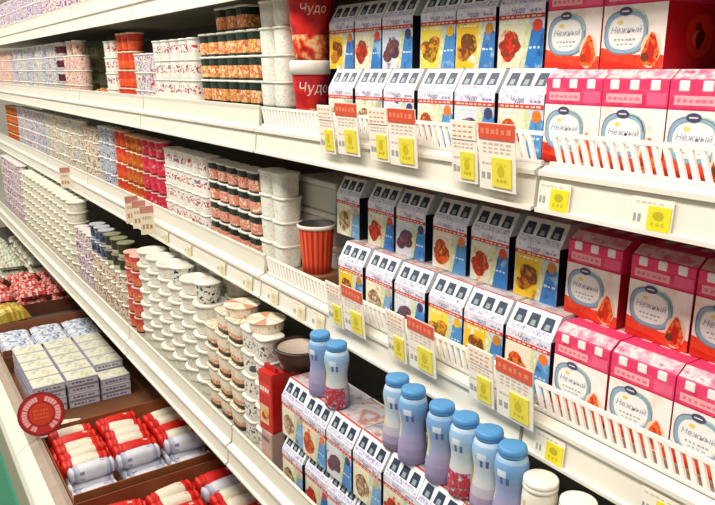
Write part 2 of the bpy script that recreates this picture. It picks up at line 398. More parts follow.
BLUE = {k: Kind(blue_carton(v, i * 7 + 2), f"blue yogurt carton with {t} picture", 'yogurt carton', BW, BH, BD) for i, (k, v, t) in enumerate(
    [(k, PAL[k], t) for k, t in (('yellow', 'yellow panel'), ('strawberry', 'strawberry'), ('peach', 'peach'), ('currant', 'dark berry'), ('cream', 'pale cream'), ('pear', 'golden pear'))])}
def blue_row(items, y, z, row, shelfname):
    n = len(items)
    for i, (x, fl) in enumerate(items):
        p = 'leftmost' if i == 0 else 'rightmost' if i == n - 1 else ORD[i + 1] + ' from left'
        BLUE[fl].put(x, y + BD / 2 + random.uniform(0, .006), z, f"{BLUE[fl].desc}, {p} in {row} row on {shelfname} shelf", random.choice((-1, 1)) * random.uniform(.005, .010), group='blue yogurt cartons')
blue_row([(-1.330, 'cream'), (-1.226, 'cream'), (-1.122, 'currant'), (-1.016, 'peach'), (-.910, 'currant'), (-.802, 'peach')], .86, zU + .001, 'lower', 'upper')
blue_row([(-1.385, 'yellow'), (-1.281, 'strawberry'), (-1.177, 'currant'), (-1.052, 'pear'), (-.948, 'yellow'), (-.842, 'strawberry')], .895, zU + .002 + BH, 'top', 'upper')
blue_row([(-1.300, 'yellow'), (-1.188, 'cream'), (-1.075, 'currant'), (-.965, 'pear'), (-.860, 'yellow'), (-.755, 'peach')], .86, zM + .001, 'lower', 'middle')
blue_row([(-1.383, 'cream'), (-1.250, 'strawberry'), (-1.145, 'currant'), (-1.018, 'peach'), (-.906, 'strawberry'), (-.792, 'yellow')], .912, zM + .002 + BH, 'top', 'middle')
xd = [-1.335, -1.231, -1.128, -1.025, -.922, -.819, -.716]
blue_row(list(zip(xd, ['cream', 'strawberry', 'currant', 'cream', 'yellow', 'strawberry', 'peach'])), .718, zL + .001, 'bottom', 'lower')
blue_row(list(zip(xd, ['cream', 'peach', 'currant', 'cream', 'strawberry', 'yellow', 'currant'])), .718, zL + .002 + BH, 'top', 'lower')

# ------------------------------------------------------------------ red tubs
def red_tub(rt, rb, h, lid, tall, writing):
    def make():
        root = empty('dessert_tub'); m = MB()
        ty = tall
        low = MM(['8f2418', 'd3211d', 'e8703a', 'f4c890', 'd83a24'], 45); wall = MM(['b0161a', 'd3211d', 'd82a20', '8a1a3a'], 22)
        def pt(j, k): return low if j <= 3 else wall
        rows = 9
        m.lathe([(.0005, .001), (rb * .97, 0)] + [(rb + (rt - rb) * j / rows, h * (.92 if lid else 1.0) * j / rows) for j in range(1, rows + 1)], 36, pt)
        if writing: m.text('Чудо', None, 0.006, h * (.60 if lid else .66), h * (.21 if lid else .16), 'ffe6da', wrap=(rb, rt, 0, h, -.60), shear=.15)
        m.build('tub_body', root)
        l = MB()
        if lid: l.lathe([(rt * .98, h * .80), (rt * 1.05, h * .80), (rt * 1.06, h * .97), (rt * 1.0, h), (rt * .9, h), (rt * .88, h * .975), (.0005, h * .975)], 36, 'fdf3ea')
        else: l.lathe([(rt, h * .985), (rt * 1.04, h * .985), (rt * 1.04, h), (rt * .93, h), (rt * .9, h * .9), (.0005, h * .9)], 36, 'e9d6c8')
        l.build('lid' if lid else 'rim', root)
        return root
    return make
Kind(red_tub(.047, .031, .160, True, 0, True), '', 'dessert tub', .15, .15).put(-1.500, .885, zU + .001, 'red tapered dessert tub with white lid and white lettering, upper shelf', .1, group='red dessert tubs')
Kind(red_tub(.058, .040, .172, False, 1, True), '', 'dessert tub', .15, .19).put(-1.500, .888, zU + .1615, 'tall red dessert tub standing on the white lid of another, upper shelf', .05, group='red dessert tubs')
def fluted_tub():
    root = empty('fluted_tub'); m = MB(); n = 40
    def pt(j, k): return ['d5311b', 'ef5a2e', 'c22414', 'f0683c'][k % 4]
    m.lathe([(.0005, .001), (.036, 0), (.039, .03), (.043, .08), (.0465, .118)], n, pt)
    m.build('tub_body', root)
    l = MB(); l.lathe([(.0465, .116), (.0495, .116), (.050, .123), (.047, .126), (.044, .124), (.042, .108), (.0005, .106)], n, lambda j, k: 'efe3d4' if j < 3 else '3a3430'); l.build('rim', root)
    return tag(root, 'orange red fluted tub below the grey boxes on middle shelf', 'dessert tub')
fluted_tub().location = (-1.500, .895, zM + .03)
m = MB(); m.box(-.055, .055, -.052, .052, 0, .029, M('8a5a3a', .7), .002); o = m.build('cardboard_tray'); o.location = (-1.500, .895, zM + .0005); tag(o, 'low brown cardboard tray under the orange red fluted tub', 'tray')
def grey_box():
    root = empty('storage_tub'); m = MB(); w, d, h = .195, .2, .083
    m.box(-w / 2, w / 2, -d / 2, d / 2, 0, h * .8, M('c9c6bc', .4), .006); m.build('tub_body', root)
    l = MB(); l.box(-w / 2 - .003, w / 2 + .003, -d / 2 - .003, d / 2 + .003, h * .8, h, M('dedbd0', .35), .005); l.build('lid', root)
    return root
gb = Kind(grey_box, 'plain grey white square tub', 'tub', .2, .0835)
for j, t in enumerate(('bottom', 'middle', 'top')): gb.put(-1.60, 1.056, zM + .001 + j * .0838, f"plain grey white square tub, {t} of the stack behind fluted tub", 0, group='grey white square tubs')

# ------------------------------------------------------------------ cup kinds
fruitc = cup('fruit_yogurt_cup', 'dark green topped fruit yogurt cup', .0325, .027, .066,
    bands([(0, '2a2620'), (2, ['e8b45a', 'e08a3c', 'd9503a', 'f0d9a0', 'e9c070']), (5, ['f0c060', 'e3924a', 'd8442e', 'f5e3b8', 'eac27a']), (8, ['1d2a22', '24382a', '1a211c', '2c4636'])], seed=11), sq=5, lid='f3efe2')
fruitp = cup('fruit_yogurt_cup', 'pink fruit yogurt cup with dark top', .0325, .027, .063,
    bands([(0, '2a2620'), (5, ['e79a86', 'd8553e', 'f2d8c0', 'c93a34', 'eaa56a', 'f4e8d8']), (8, ['20302a', '25302a', '1a211c', '31493a'])], seed=21), sq=5, lid='efe9dc')
whitec = cup('white_yogurt_cup', 'white yogurt cup with red dots', .034, .029, .064,
    spots('f3efe4', ['c83a4a', 'a83058', '8a86b0', '5a5a90'], (4, 5), dens=.42, seed=4), sq=4, lid='f7f3e8')
palec = cup('pale_yogurt_cup', 'pale green white yogurt cup', .036, .030, .066, spots('eeeee0', ['d8e2d0', 'e9d3cc', 'f3f0e6', 'c9d8cc'], (2, 6), dens=.5, seed=9), sq=4, lid='f6f2e6')
bluec = cup('white_yogurt_cup', 'white yogurt cup with blue print', .0345, .029, .070, spots('eeeae2', ['5c6aa8', '7a8cc0', '2c3a7a', '4a7a9a', 'b88ab0'], (1, 7), dens=.75, seed=6), lid='f3efe6', parts=False)
purplec = cup('white_yogurt_cup', 'white yogurt cup with purple print', .0345, .029, .070, spots('efe9e4', ['7a5a96', '8a5a9a', '4c2f6a', 'c06a8a', 'b488a8'], (1, 7), dens=.75, seed=7), lid='f1ebe6', parts=False)
greenc = cup('white_yogurt_cup', 'cream yogurt cup with yellow green print', .0345, .029, .070, spots('f0eadb', ['b8a82a', '6a8a2a', '4a7ab0', 'd9a82a'], (1, 7), dens=.75, seed=8), lid='f5f0e0', parts=False)
palef = cup('white_yogurt_cup', 'white yogurt cup with faint rose print', .0345, .029, .070, spots('efe9dc', ['c8786a', '8a9a5a', '8a80a8', 'd8a878'], (1, 7), dens=.75, seed=77), lid='f6f1e4', parts=False)
maroonc = cup('dark_yogurt_cup', 'dark maroon yogurt cup', .034, .029, .070, bands([(1, 'c9b8b0'), (6, ['5a2430', '4a1c2c', '6e3040']), (8, 'd8ccc4')], seed=3), lid='dcd2c8', parts=False)
pinky = cup('pink_yogurt_cup', 'pale pink and yellow yogurt cup', .0345, .029, .070, spots('efe4da', ['c8586a', 'd8a03a', 'b04a6a', 'e0a080'], (1, 7), dens=.8, seed=12), lid='f3ece0', parts=False)
orangec = cup('orange_yogurt_cup', 'orange red dessert cup', .034, .029, .070, bands([(0, 'b8401c'), (2, ['e8602c', 'd84a24']), (4, ['f08a44', 'e4502c', 'e96a3a']), (8, ['dd4428', 'cf3a26', 'e55838'])], seed=14), lid='eec9a8', parts=False)
redc = cup('red_yogurt_cup', 'crimson red dessert cup', .034, .029, .068, bands([(0, '7a1420'), (3, ['d8334a', 'c92440', 'e65a66']), (5, ['e8a0a0', 'd83048', 'c41c38']), (8, ['cf2440', 'e03c50', 'b81c34'])], seed=15), lid='d9a8a4', parts=False)
brownc = cup('brown_yogurt_cup', 'orange brown dessert cup', .034, .029, .068, bands([(1, '9a4a1c'), (4, ['d8742c', 'c45a20', 'e8a050']), (8, ['c85a24', 'b84a1c', 'da7a34'])], seed=16), lid='e8c49a', parts=False)
mixedc = cup('white_yogurt_cup', 'white cup with red and violet fruit', .0345, .029, .066, spots('eee9e2', ['d03a30', '6a4a9a', 'd8c4cc', '5a8a50', 'c9c0d0'], (1, 7), dens=.75, seed=18), lid='f3efe6', parts=False)
creamtub = cup('cream_tub', 'wide cream tub with snap lid', .052, .044, .052, spots('ece5d2', ['ddd5be', 'f3eddc', 'd2c8b0', 'c9c4b4'], (2, 6), dens=.4, seed=31), cover=True, lid='f4eede')
whitetub = cup('white_tub', 'wide white tub with grey marks', .054, .044, .050, spots('f1ecdf', ['e3dccb', 'f6f2e6', 'd8d2c0', 'b8b4a8'], (2, 5), dens=.35, seed=33), cover=True, lid='f8f3e4')
fruittub = cup('fruit_tub', 'cream fruit dessert tub with fruit picture', .041, .034, .066, bands([(0, '2a241e'), (1, '4a3c30'), (3, ['e4a07a', 'd87a5a', 'f0d8b0', 'd85a48', 'eac88a', 'f2e4cc']), (8, ['f0e9d6', 'e9dcc0', 'f4eedd', 'e6c8a8'])], seed=41), sq=5, lid='f2ead6', lidpat=lambda j, k: ['f2ead6', 'e8dcc4', 'f2ead6'][k % 3] if j < 3 else ['f0e8d4', 'e9a98a', 'f0e8d4', 'c9c48a', 'efe4cc', 'f3ecd8', 'e4b89a'][k % 7])  # dark bottom rows paint in the shadow gap between stacked tubs
dotc = cup('white_yogurt_cup', 'white yogurt cup with grey dots', .037, .031, .066, spots('efeade', ['5a5a60', '8a8a90', 'd8b8b0', 'e4dccb', 'c9c4bc'], (3, 5), dens=.35, seed=43), sq=4, lid='f4efe2')
navyc = cup('dark_yogurt_cup', 'dark blue yogurt cup', .036, .030, .066, bands([(1, 'a8a4b0'), (5, ['2a3450', '1e2436', '3c4a70', '4a5a80']), (8, ['22283a', '8a92a8', '1a2030'])], seed=44), lid='b8b8c0', parts=False)
olivec = cup('dark_yogurt_cup', 'dark olive topped cup', .036, .030, .066, bands([(2, ['b8b49a', 'c9c4a8']), (8, ['2a2c20', '3c3e28', '1e2018', '4a4a2c'])], seed=45), lid='8a886a', parts=False)
mauvec = cup('pink_yogurt_cup', 'mauve pink printed cup', .036, .030, .064, spots('e4d8d4', ['8a5080', 'b86a90', '5a5a9a', 'c08090'], (1, 7), dens=.6, seed=46), lid='e9e0da', parts=False)
beigec = cup('beige_yogurt_cup', 'beige pink printed cup', .036, .030, .064, spots('e6dcca', ['a87060', 'c8906a', '8a6a80', 'b8a060'], (1, 7), dens=.55, seed=47), lid='efe6d4', parts=False)
coralc = cup('red_yogurt_cup', 'coral red fruit cup', .036, .030, .062, bands([(0, '5a2418'), (3, ['e0584a', 'd8803c', 'e8a070', 'd03a38']), (5, ['f0d0b8', 'e0503c', 'e4766a']), (8, ['d83a36', 'e05a50', 'c82c30'])], seed=48), lid='e8b8a8', parts=False)

# top shelf (only the lowest cups show)
zT = FLOORZ['top'] + .001
grid(purplec, -6.1, -4.4, 3, .85, zT, 'on top shelf'); grid(mauvec, -4.38, -3.58, 2, .85, zT, 'on top shelf'); grid(greenc, -3.52, -2.7, 1, .85, zT, 'on top shelf')
# upper shelf, left to right
z = zU + .001
grid(pinky, -6.3, -5.62, 4, .85, z, 'far left on upper shelf')
grid([bluec, bluec, purplec, greenc, bluec, palef, greenc], -5.58, -4.17, lambda c: 4 if c % 5 else 3, .85, z, 'on upper shelf')
grid(maroonc, -4.15, -4.0, 4, .85, z, 'on upper shelf'); grid(pinky, -3.98, -3.62, lambda c: 3 + (c % 2), .85, z, 'near middle of upper shelf')
def green_box():
    root = empty('cheese_box'); m = MB(); w, d, h = .165, .14, .058
    m.box(-w / 2, w / 2, -d / 2, d / 2, 0, h, M('8f9272', .5), .003); F = Fr((-w / 2, -d / 2, 0), (1, 0, 0), (0, 0, 1))
    m.rect(F, .01, w - .01, .012, .024, 'c4c4a0', 1.4); m.bars(F, .02, w - .05, .034, .01, '6a6e54', 1.6, 6, 4); m.disc(F, w - .03, .036, .013, .013, 'b5b48c', 1.6)
    m.build('box_body', root); l = MB(); l.box(-w / 2 - .001, w / 2 + .001, -d / 2 - .001, d / 2 + .001, h, h + .006, M('6f7358', .5), .002); l.build('lid', root); return root
gbx = Kind(green_box, 'dull olive green box', 'box', .168, .0645, .142)
for c in range(2):
    for l in range(4): gbx.put(-3.98 + c * .172, 1.04, z + l * .065, f"dull olive green box, {lev(l, 4)} of {('left', 'right')[c]} stack on upper shelf", 0, group='olive green boxes')
def snack_pack():
    m = MB(); m.lathe([(.0005, -.06), (.012, -.058), (.026, -.04), (.03, 0), (.026, .04), (.012, .058), (.0005, .06)], 18, lambda j, k: ['b8662c', 'd8904a', '9a4c20', 'e0a868'][(j + k * 3) % 4], c=(0, 0, .03), axis='y')
    return m.build('snack_pack')
sp = Kind(snack_pack, '', 'snack pack', .06, .06)
sp.put(-3.42, .90, z, 'orange brown snack pack lying in front of olive boxes on upper shelf', .9, group='orange brown snack packs')
sp.put(-3.33, .91, z, 'second orange brown snack pack nearer the red cups on upper shelf', .7, group='orange brown snack packs')
grid(whitec, -3.2, -3.04, 4, .85, z, 'left of orange cups upper shelf'); grid(orangec, -3.02, -2.8, 4, .85, z, 'on upper shelf')
grid(mixedc, -2.80, -2.58, 3, .85, z, 'on upper shelf')
grid(whitec, -2.565, -2.155, 3, .85, z + .045, 'beside fruit cups upper shelf')
# the tray liner those three groups stand on
def card_tray(w, d, colr):
    def make():
        m = MB(); m.box(-w / 2, w / 2, -d / 2, d / 2, 0, .045, M(colr, .7), .002); return m.build('cardboard_tray')
    return make
t = card_tray(.42, .10, 'ece6d6')(); t.location = (-2.36, .90, z - .0005); tag(t, 'low white card tray under the red dotted cups on upper shelf', 'tray')
t = card_tray(.56, .10, '1c1a18')(); t.location = (-1.862, .90, z - .0005); tag(t, 'low black card tray under the dark fruit cups on upper shelf', 'tray')
grid(fruitc, -2.14, -1.735, lambda c: 3 if c < 2 or c > 4 else 4, .855, z + .045, 'on upper shelf', 6, rj=.02)
grid(palec, -1.73, -1.585, 4, .855, z + .045, 'on upper shelf', 2, rj=.03)
tallw = cup('white_tub', 'tall cream white tub', .055, .046, .125, spots('ebe5d6', ['d8d0c0', 'f0ebdf'], (3, 6), dens=.3, seed=51), lid='f2ecde')
grid(tallw, -2.52, -2.06, 2, .99, z, 'behind the red dotted cups', 4)
# middle shelf, left to right
z = zM + .001
grid(brownc, -6.2, -5.72, 4, .86, z, 'far left middle shelf'); grid([bluec, purplec, bluec, palef, purplec], -5.7, -4.72, 4, .86, z, 'on middle shelf')
grid([greenc, palef, greenc, beigec, palef], -4.7, -3.78, 4, .86, z, 'mid left middle shelf'); grid(beigec, -3.76, -3.5, 4, .86, z, 'on middle shelf')
grid(bluec, -3.48, -3.22, 4, .86, z, 'left of orange cups middle shelf'); grid(orangec, -3.2, -3.05, 4, .86, z, 'on middle shelf'); grid(brownc, -3.04, -2.83, 4, .86, z, 'left of crimson cups middle shelf')
grid(redc, -2.83, -2.58, 4, .86, z, 'on middle shelf'); grid(whitec, -2.57, -2.16, 4, .865, z, 'on middle shelf', 6)
grid(fruitp, -2.15, -1.785, 4, .865, z + .0, 'on middle shelf', 5, rj=.02); grid(palec, -1.78, -1.635, 4, .865, z, 'on middle shelf', 2, rj=.03)
# lower shelf, left to right
z = zL + .001
grid(mauvec, -5.9, -5.08, 6, .74, z, 'on lower shelf'); grid(creamtub, -5.05, -3.62, 7, .735, z, 'on lower shelf'); grid(mauvec, -3.60, -3.3, 4, .74, z, 'right of cream tubs lower shelf')
grid(beigec, -3.29, -2.77, 3, .74, z, 'on lower shelf', 7, rj=.02, jit=.002)
grid(navyc, -3.29, -3.06, 2, .74, z + 3 * .0645, 'on beige cups, lower shelf', 3, rj=.02, jit=.002); grid(olivec, -3.05, -2.77, 2, .74, z + 3 * .0645, 'on beige cups, lower shelf', 3, rj=.02, jit=.002)
grid(coralc, -2.75, -2.60, 5, .735, z, 'on lower shelf', 2)
grid(whitetub, -2.59, -1.93, lambda c: 6 if c in (3, 5) else 7, .735, z, 'on lower shelf', 6, jit=.006)
grid(whitetub, -2.57, -1.93, 7, .85, z, 'behind the white tubs', 5, jit=.006)
grid(fruittub, -1.92, -1.67, lambda c: 5 if c else 4, .735, z, 'on lower shelf', 3, rj=.03)
grid(dotc, -1.665, -1.51, 5, .735, z, 'on lower shelf', 2)

# ------------------------------------------------------------------ loose tubs on top of the lower-shelf stacks
def tilted_cup():
    root = empty('open_cup'); m = MB()
    m.lathe([(.0005, .001), (.034, 0), (.038, .02), (.041, .045), (.043, .06)], 24, spots('f4f0e6', ['2a2a2c', 'd8d0c0', '5a7a5a'], (2, 2), dens=.3, seed=4)); m.build('cup_body', root)
    l = MB(); l.lathe([(.043, .06), (.047, .061), (.046, .066), (.0005, .064)], 24, 'e9e6d8'); l.build('lid', root); return root
tc = Kind(tilted_cup, '', 'yogurt cup', .09, .066)
zt = zL + .001 + 6 * .0504
tc.put(-1.985, .789, zt, 'white cup with dark marks standing loose on top of white tubs', .4, group='loose cups on the tubs')
tc.put(-2.205, .789, zt, 'second loose white cup on the white tubs, farther left', 2.0, group='loose cups on the tubs')
def dark_bowl():
    root = empty('dark_bowl'); m = MB()
    m.lathe([(.0005, .001), (.045, 0), (.056, .022), (.062, .045)], 28, '4a3026'); m.build('bowl_body', root)
    l = MB(); l.lathe([(.062, .044), (.067, .046), (.067, .050), (.060, .052), (.056, .046), (.0005, .045)], 28, lambda j, k: '3a241c' if j < 4 else 'cdb8a8'); l.build('lid', root); return root
b = dark_bowl(); b.location = (-1.437, .803, zL + .001 + 4 * .0704 + .001); tag(b, 'dark brown round bowl on the brown red tubs left of the bottles', 'bowl')
brt = cup('dessert_tub', 'brown red dessert tub', .044, .038, .070, bands([(1, '3a1c14'), (4, ['b83a24', '8a2a1c', 'd8684a', '7a3a28']), (8, ['4a2a20', 'a82c20', '5a3024'])], seed=71), lid='8a6a58')
for l in range(4): brt.put(-1.453, .803, zL + .001 + l * .0704, f"brown red dessert tub, {lev(l, 4)} of the stack under the dark bowl")
def red_sachet():
    root = empty('dessert_carton'); m = MB(); m.box(-.03, .03, -.02, .02, 0, .16, M('d0241c', .35), .003)
    F = Fr((-.03, -.02, 0), (1, 0, 0), (0, 0, 1)); m.rect(F, .006, .045, .02, .07, 'efc9a0', 1.4); m.fruit(F, .03, .045, .018, ['d8803c', 'e8b04a', 'b8301c'], 2, 5, 3); m.rect(F, .005, .055, .1, .13, 'e8483c', 1.4); m.bars(F, .008, .052, .108, .012, 'ffe9dc', 2, 4, 5)
    m.build('carton_body', root); l = MB(); l.box(-.025, .025, -.004, .004, .158, .172, M('b81c1c', .4)); l.build('top_seam', root); return root
rs = Kind(red_sachet, '', 'dessert carton', .06, .17)
rs.put(-1.452, .729, zL + .12, 'slim red dessert carton between fruit tubs and blue cartons on lower shelf', .1, group='slim red cartons')
m = MB(); m.box(-.028, .028, -.02, .02, 0, .119, M('c9a59a', .5), .003); F = Fr((-.028, -.02, 0), (1, 0, 0), (0, 0, 1)); m.rect(F, .004, .05, .01, .05, 'e3a43c', 1.4); m.fruit(F, .028, .03, .016, ['d8702c', 'efc04a', '7a4a8a'], 2, 5, 8); m.bars(F, .005, .05, .09, .012, '8a5a6a', 2, 4, 5)
o = m.build('dessert_carton'); o.location = (-1.452, .729, zL + .0005); tag(o, 'pale pink carton with orange picture under the slim red carton', 'dessert carton')
flatlid = cup('dessert_tub', 'flat cream dessert tub', .052, .046, .03, spots('eee2cc', ['d8a080', 'e9c9a8', 'f3ead6'], (2, 6), dens=.4, seed=61), lid='f3ead6', lidpat=lambda j, k: ['f4ecda', 'e8d0b4', 'f0e4cc', 'd89a78'][(k // 3) % 4])
zf = zL + .001 + 5 * .0664
flatlid.put(-1.59, .79, zf, 'flat cream dessert tub lying on top of the fruit tubs, right one', .3); flatlid.put(-1.74, .79, zf, 'flat cream dessert tub lying on top of the fruit tubs, left one', 1.2)

# ------------------------------------------------------------------ drinking yogurt bottles standing on the blue cartons
def bottle(pr, seed):
    def make():
        root = empty('yogurt_bottle'); m = MB(); rd = random.Random(seed)
        rows = [(r * .89, z * .84) for r, z in ((.0005, .001), (.028, 0), (.0310, .004), (.0316, .02), (.0310, .04), (.0285, .06), (.0262, .078), (.0260, .092), (.0278, .106), (.0305, .122), (.0312, .136), (.0285, .149), (.0250, .156), (.0225, .160))]
        cols = pr['cols']
        def pt(j, k):
            c = cols[min(len(cols) - 1, j * len(cols) // 13)]
            a = k % 32
            if pr.get('berry') and j in (2, 3, 4) and 19 <= a <= 30: return MM(pr['berry'], 120)
            if pr.get('patch') and j in (5, 6, 7, 8) and 19 <= a <= 21: return MM(pr['patch'], 90)
            if j == 9 and a in (24, 25, 26): return 'dce8f4'
            if j == 8 and a in (25, 27): return '5468a0'
            return c
        m.lathe(rows, 32, pt); m.build('bottle_body', root)
        c = MB(); c.lathe([(.0195, .132), (.0222, .1325), (.0230, .1365), (.0230, .1435), (.0218, .147), (.0175, .1485), (.0005, .148)], 32, '5598d0')
        c.lathe([(.0230, .1385), (.0235, .1392), (.0235, .1403), (.0230, .1411)], 32, '3f7cb8'); c.build('cap', root)
        return root
    return make
LAV = ['8d83ad', '9489b2', '9d93b8', 'a79fc2', 'a5a3c8', '98a6cf', '86a6d2', '7ba4d4', '7ba8d8', '9fc2e2', 'c9dcec']
MIX = ['6a5a7a', '8a7a98', 'a89ab8', 'c4bcc8', 'd4d4d8', 'c8d4e0', 'b4cbe2', 'a4c2e0', '9cc0e2', 'c4d8ea', 'e2ecf2']
bm_ = Kind(bottle({'cols': MIX, 'patch': ['e0d45a', 'c9d070', 'e8d8a0']}, 7), 'pale blue yogurt bottle with yellow patch', 'bottle', .056, .149, group='drinking yogurt bottles on the blue cartons')
bl = Kind(bottle({'cols': LAV, 'patch': ['b9c88a', 'd8d8a0', 'cfe0d8']}, 3), 'lavender blue yogurt bottle', 'bottle', .062, .178, group='drinking yogurt bottles on the blue cartons')
br = Kind(bottle({'cols': MIX, 'patch': ['e0d45a', 'c9d070', 'e8d8a0'], 'berry': ['8d83ad', 'c9302a', 'b02428', '9a7a98', 'd8d0d8']}, 5), 'pale blue yogurt bottle with red fruit', 'bottle', .062, .178, group='drinking yogurt bottles on the blue cartons')
zb = zL + .003 + 2 * BH
for k, x, y, t in ((bl, -1.268, .762, 'at the left end beside the dark bowl'), (br, -1.196, .760, 'right of the leftmost bottle, apart from the rest'),
                   (bm_, -.985, .764, 'tucked left behind the tall lavender bottle'), (bl, -.928, .758, 'in the middle gap of the lower shelf'),
                   (bl, -.850, .760, 'third from the right end of the lower shelf row'), (br, -.793, .764, 'between two lavender bottles, lower right'), (bm_, -.736, .764, 'second from the right end'), (bl, -.679, .758, 'rightmost beside the white bottles')):
    k.put(x, y, zb, f"{k.desc}, {t}", random.uniform(-.3, .3))
def white_bottle():
    root = empty('milk_bottle'); m = MB(); m.lathe([(.0005, .001), (.025, 0), (.0275, .004), (.0275, .085), (.026, .098), (.024, .104)], 28, lambda j, k: 'f3ecdc' if j > 2 or k % 9 else 'd8b8a8'); m.build('bottle_body', root)
    c = MB(); c.lathe([(.0255, .102), (.027, .103), (.027, .108), (.0258, .109), (.0258, .110), (.027, .111), (.0265, .1165), (.024, .118), (.0005, .118)], 28, 'fbf3e4'); c.build('cap', root); return root
wb = Kind(white_bottle, '', 'bottle', .064, .134, group='white capped bottles')
wb.put(-.623, .762, zb + .0, 'white bottle with cream cap right of the lavender bottles', .2)
wb.put(-.553, .762, zb - .0, 'white bottle with cream cap at the bottom edge, farther right', 1.0)
blue_row([(-.61, 'cream'), (-.505, 'cream')], .718, zL + .001, 'bottom', 'right lower')
blue_row([(-.61, 'cream'), (-.505, 'cream')], .718, zL + .002 + BH, 'top', 'right lower')

# ------------------------------------------------------------------ price cards and tags on the rails
def price_card(red, seed):
    def make():
        root = empty('price_card'); m = MB(); w, h = (.080, .104) if red else (.062, .1)
        m.box(0, w, -.0015, 0, 0, h, M('f6eee0', .25, .02)); F = Fr((0, -.0015, 0), (1, 0, 0), (0, 0, 1))
        for q in range(3): m.bars(F, w * .1, w * .9, h * (.56 + .06 * q), .003, 'd8b8a4', 1, 5, seed + q)
        m.bars(F, w * .06, w * .36, h * .16, .012, 'a8a49c', 1, 2, seed); m.bars(F, w * .08, w * .4, h * .38, .004, 'c9bfae', 1, 3, seed + 9)
        m.build('card', root)
        hd = MB()
        if red: hd.box(.001, w - .001, -.003, -.0014, h * .76, h - .001, M('e2583c', .3, .04)); G = Fr((0, -.003, 0), (1, 0, 0), (0, 0, 1)); hd.bars(G, w * .08, w * .92, h * .84, .010, 'f08a6a', 1, 6, seed)
        else:
            hd.box(.001, w - .001, -.003, -.0014, h * .70, h - .001, M('faeedd', .3, .02)); G = Fr((0, -.003, 0), (1, 0, 0), (0, 0, 1))
            for q in range(3): hd.bars(G, w * .1, w * .9, h * (.74 + .08 * q), .003, 'dd9a74', 1, 4, seed + q)
        hd.build('header', root)
        st = MB(); st.box(w * .38, w * .90, -.0035, -.0014, h * .06, h * .50, M('efdf4a', .35, .04)); G = Fr((0, -.0035, 0), (1, 0, 0), (0, 0, 1))
        st.disc(G, w * .63, h * .3, w * .10, h * .09, 'd2be1c', 1, 9); st.bars(G, w * .5, w * .8, h * .14, h * .06, 'cdbb2a', 1, 3, seed + 4); st.bars(G, w * .5, w * .8, h * .38, h * .05, 'e3cf2a', 1, 3, seed + 5)
        st.build('price_sticker', root)
        return root
    return make
pcr = Kind(price_card(True, 3), 'price card with red header', 'price card', .08, .1, group='large price cards')
pcp = Kind(price_card(False, 6), 'cream price card with lines of print', 'price card', .06, .1, group='large price cards')
for k, x, z, t in ((pcp, -1.295, 1.532, 'leftmost on upper rail'), (pcr, -1.226, 1.535, 'leftmost red one on upper rail'), (pcp, -1.110, 1.534, 'second plain one on upper rail'), (pcr, -1.046, 1.532, 'middle red one on upper rail'),
                   (pcp, -.874, 1.524, 'rightmost plain one on upper rail'), (pcr, -.808, 1.520, 'rightmost red one on upper rail'),
                   (pcp, -1.270, 1.152, 'leftmost on middle rail'), (pcr, -1.205, 1.156, 'leftmost red one on middle rail'), (pcp, -1.046, 1.150, 'second plain one on middle rail'), (pcr, -.978, 1.152, 'middle red one on middle rail'),
                   (pcp, -.812, 1.154, 'rightmost plain one on middle rail'), (pcr, -.745, 1.152, 'rightmost red one on middle rail')):
    k.put(x, .789, z, f"{k.desc}, {t}", random.uniform(-.05, .0), (.09, 0))
def price_tag(faint):
    def make():
        root = empty('price_tag'); m = MB(); w, h = .058, .042
        m.box(0, w, -.001, 0, 0, h, M('f7efdf', .3, .02)); F = Fr((0, -.001, 0), (1, 0, 0), (0, 0, 1))
        m.bars(F, .003, .016, .010, .012, 'a6a49e', 1, 2, 3); m.bars(F, .004, .045, h * .82, .003, 'd8d0c0', 1, 5, 5); m.build('tag_card', root)
        s = MB(); s.box(.024, .056, -.0022, -.0009, .002, h * .78, M('eae0b4' if faint else 'f4e02e', .35, .04)); G = Fr((0, -.0022, 0), (1, 0, 0), (0, 0, 1))
        s.disc(G, .039, .021, .008, .006, 'd2caa0' if faint else 'c3b428', 1, 9); s.bars(G, .029, .051, .008, .006, 'dcd4a8' if faint else 'd2c22a', 1, 3, 4); s.build('price_sticker', root)
        return root
    return make
ptg = Kind(price_tag(False), 'small yellow price tag', 'price tag', .05, .04, group='small price tags'); ptf = Kind(price_tag(True), 'small faded price tag', 'price tag', .05, .04, group='faded price tags')
for k, x, z, t in ((ptg, -.698, 1.502, 'left below the pink cartons on upper rail'), (ptg, -.540, 1.502, 'right below the pink cartons on upper rail'), (ptg, -.672, 1.108, 'left below the pink cartons on middle rail'), (ptg, -.482, 1.108, 'right below the pink cartons on middle rail')):
    k.put(x, .799, z, f"{k.desc}, {t}", 0, (-.08, 0))
xs = [-2.42, -2.2, -1.93, -1.75, -1.6, -1.46, -1.37]
for i, x in enumerate(xs): ptf.put(x, .799, 1.108, f"{ptf.desc} on middle rail, {nth(i, len(xs))} of the faded ones", 0, (-.08, 0))
def shelf_flag():
    root = empty('shelf_flag'); m = MB(); m.box(-.0008, .0008, -.05, 0, 0, .105, M('efe2cc', .4, .03)); F = Fr((.0008, -.05, 0), (0, 1, 0), (0, 0, 1))
    m.bars(F, .006, .044, .02, .02, 'b8885a', 1, 3, 3); m.bars(F, .006, .044, .055, .012, 'c9b48a', 1, 4, 5); m.build('card', root)
    h = MB(); h.box(-.0012, .0012, -.0495, -.001, .078, .104, M('c9887a', .4, .05)); h.build('header', root); return root
sf = Kind(shelf_flag, '', 'price flag', .05, .1, group='price flags sticking out of the rails')
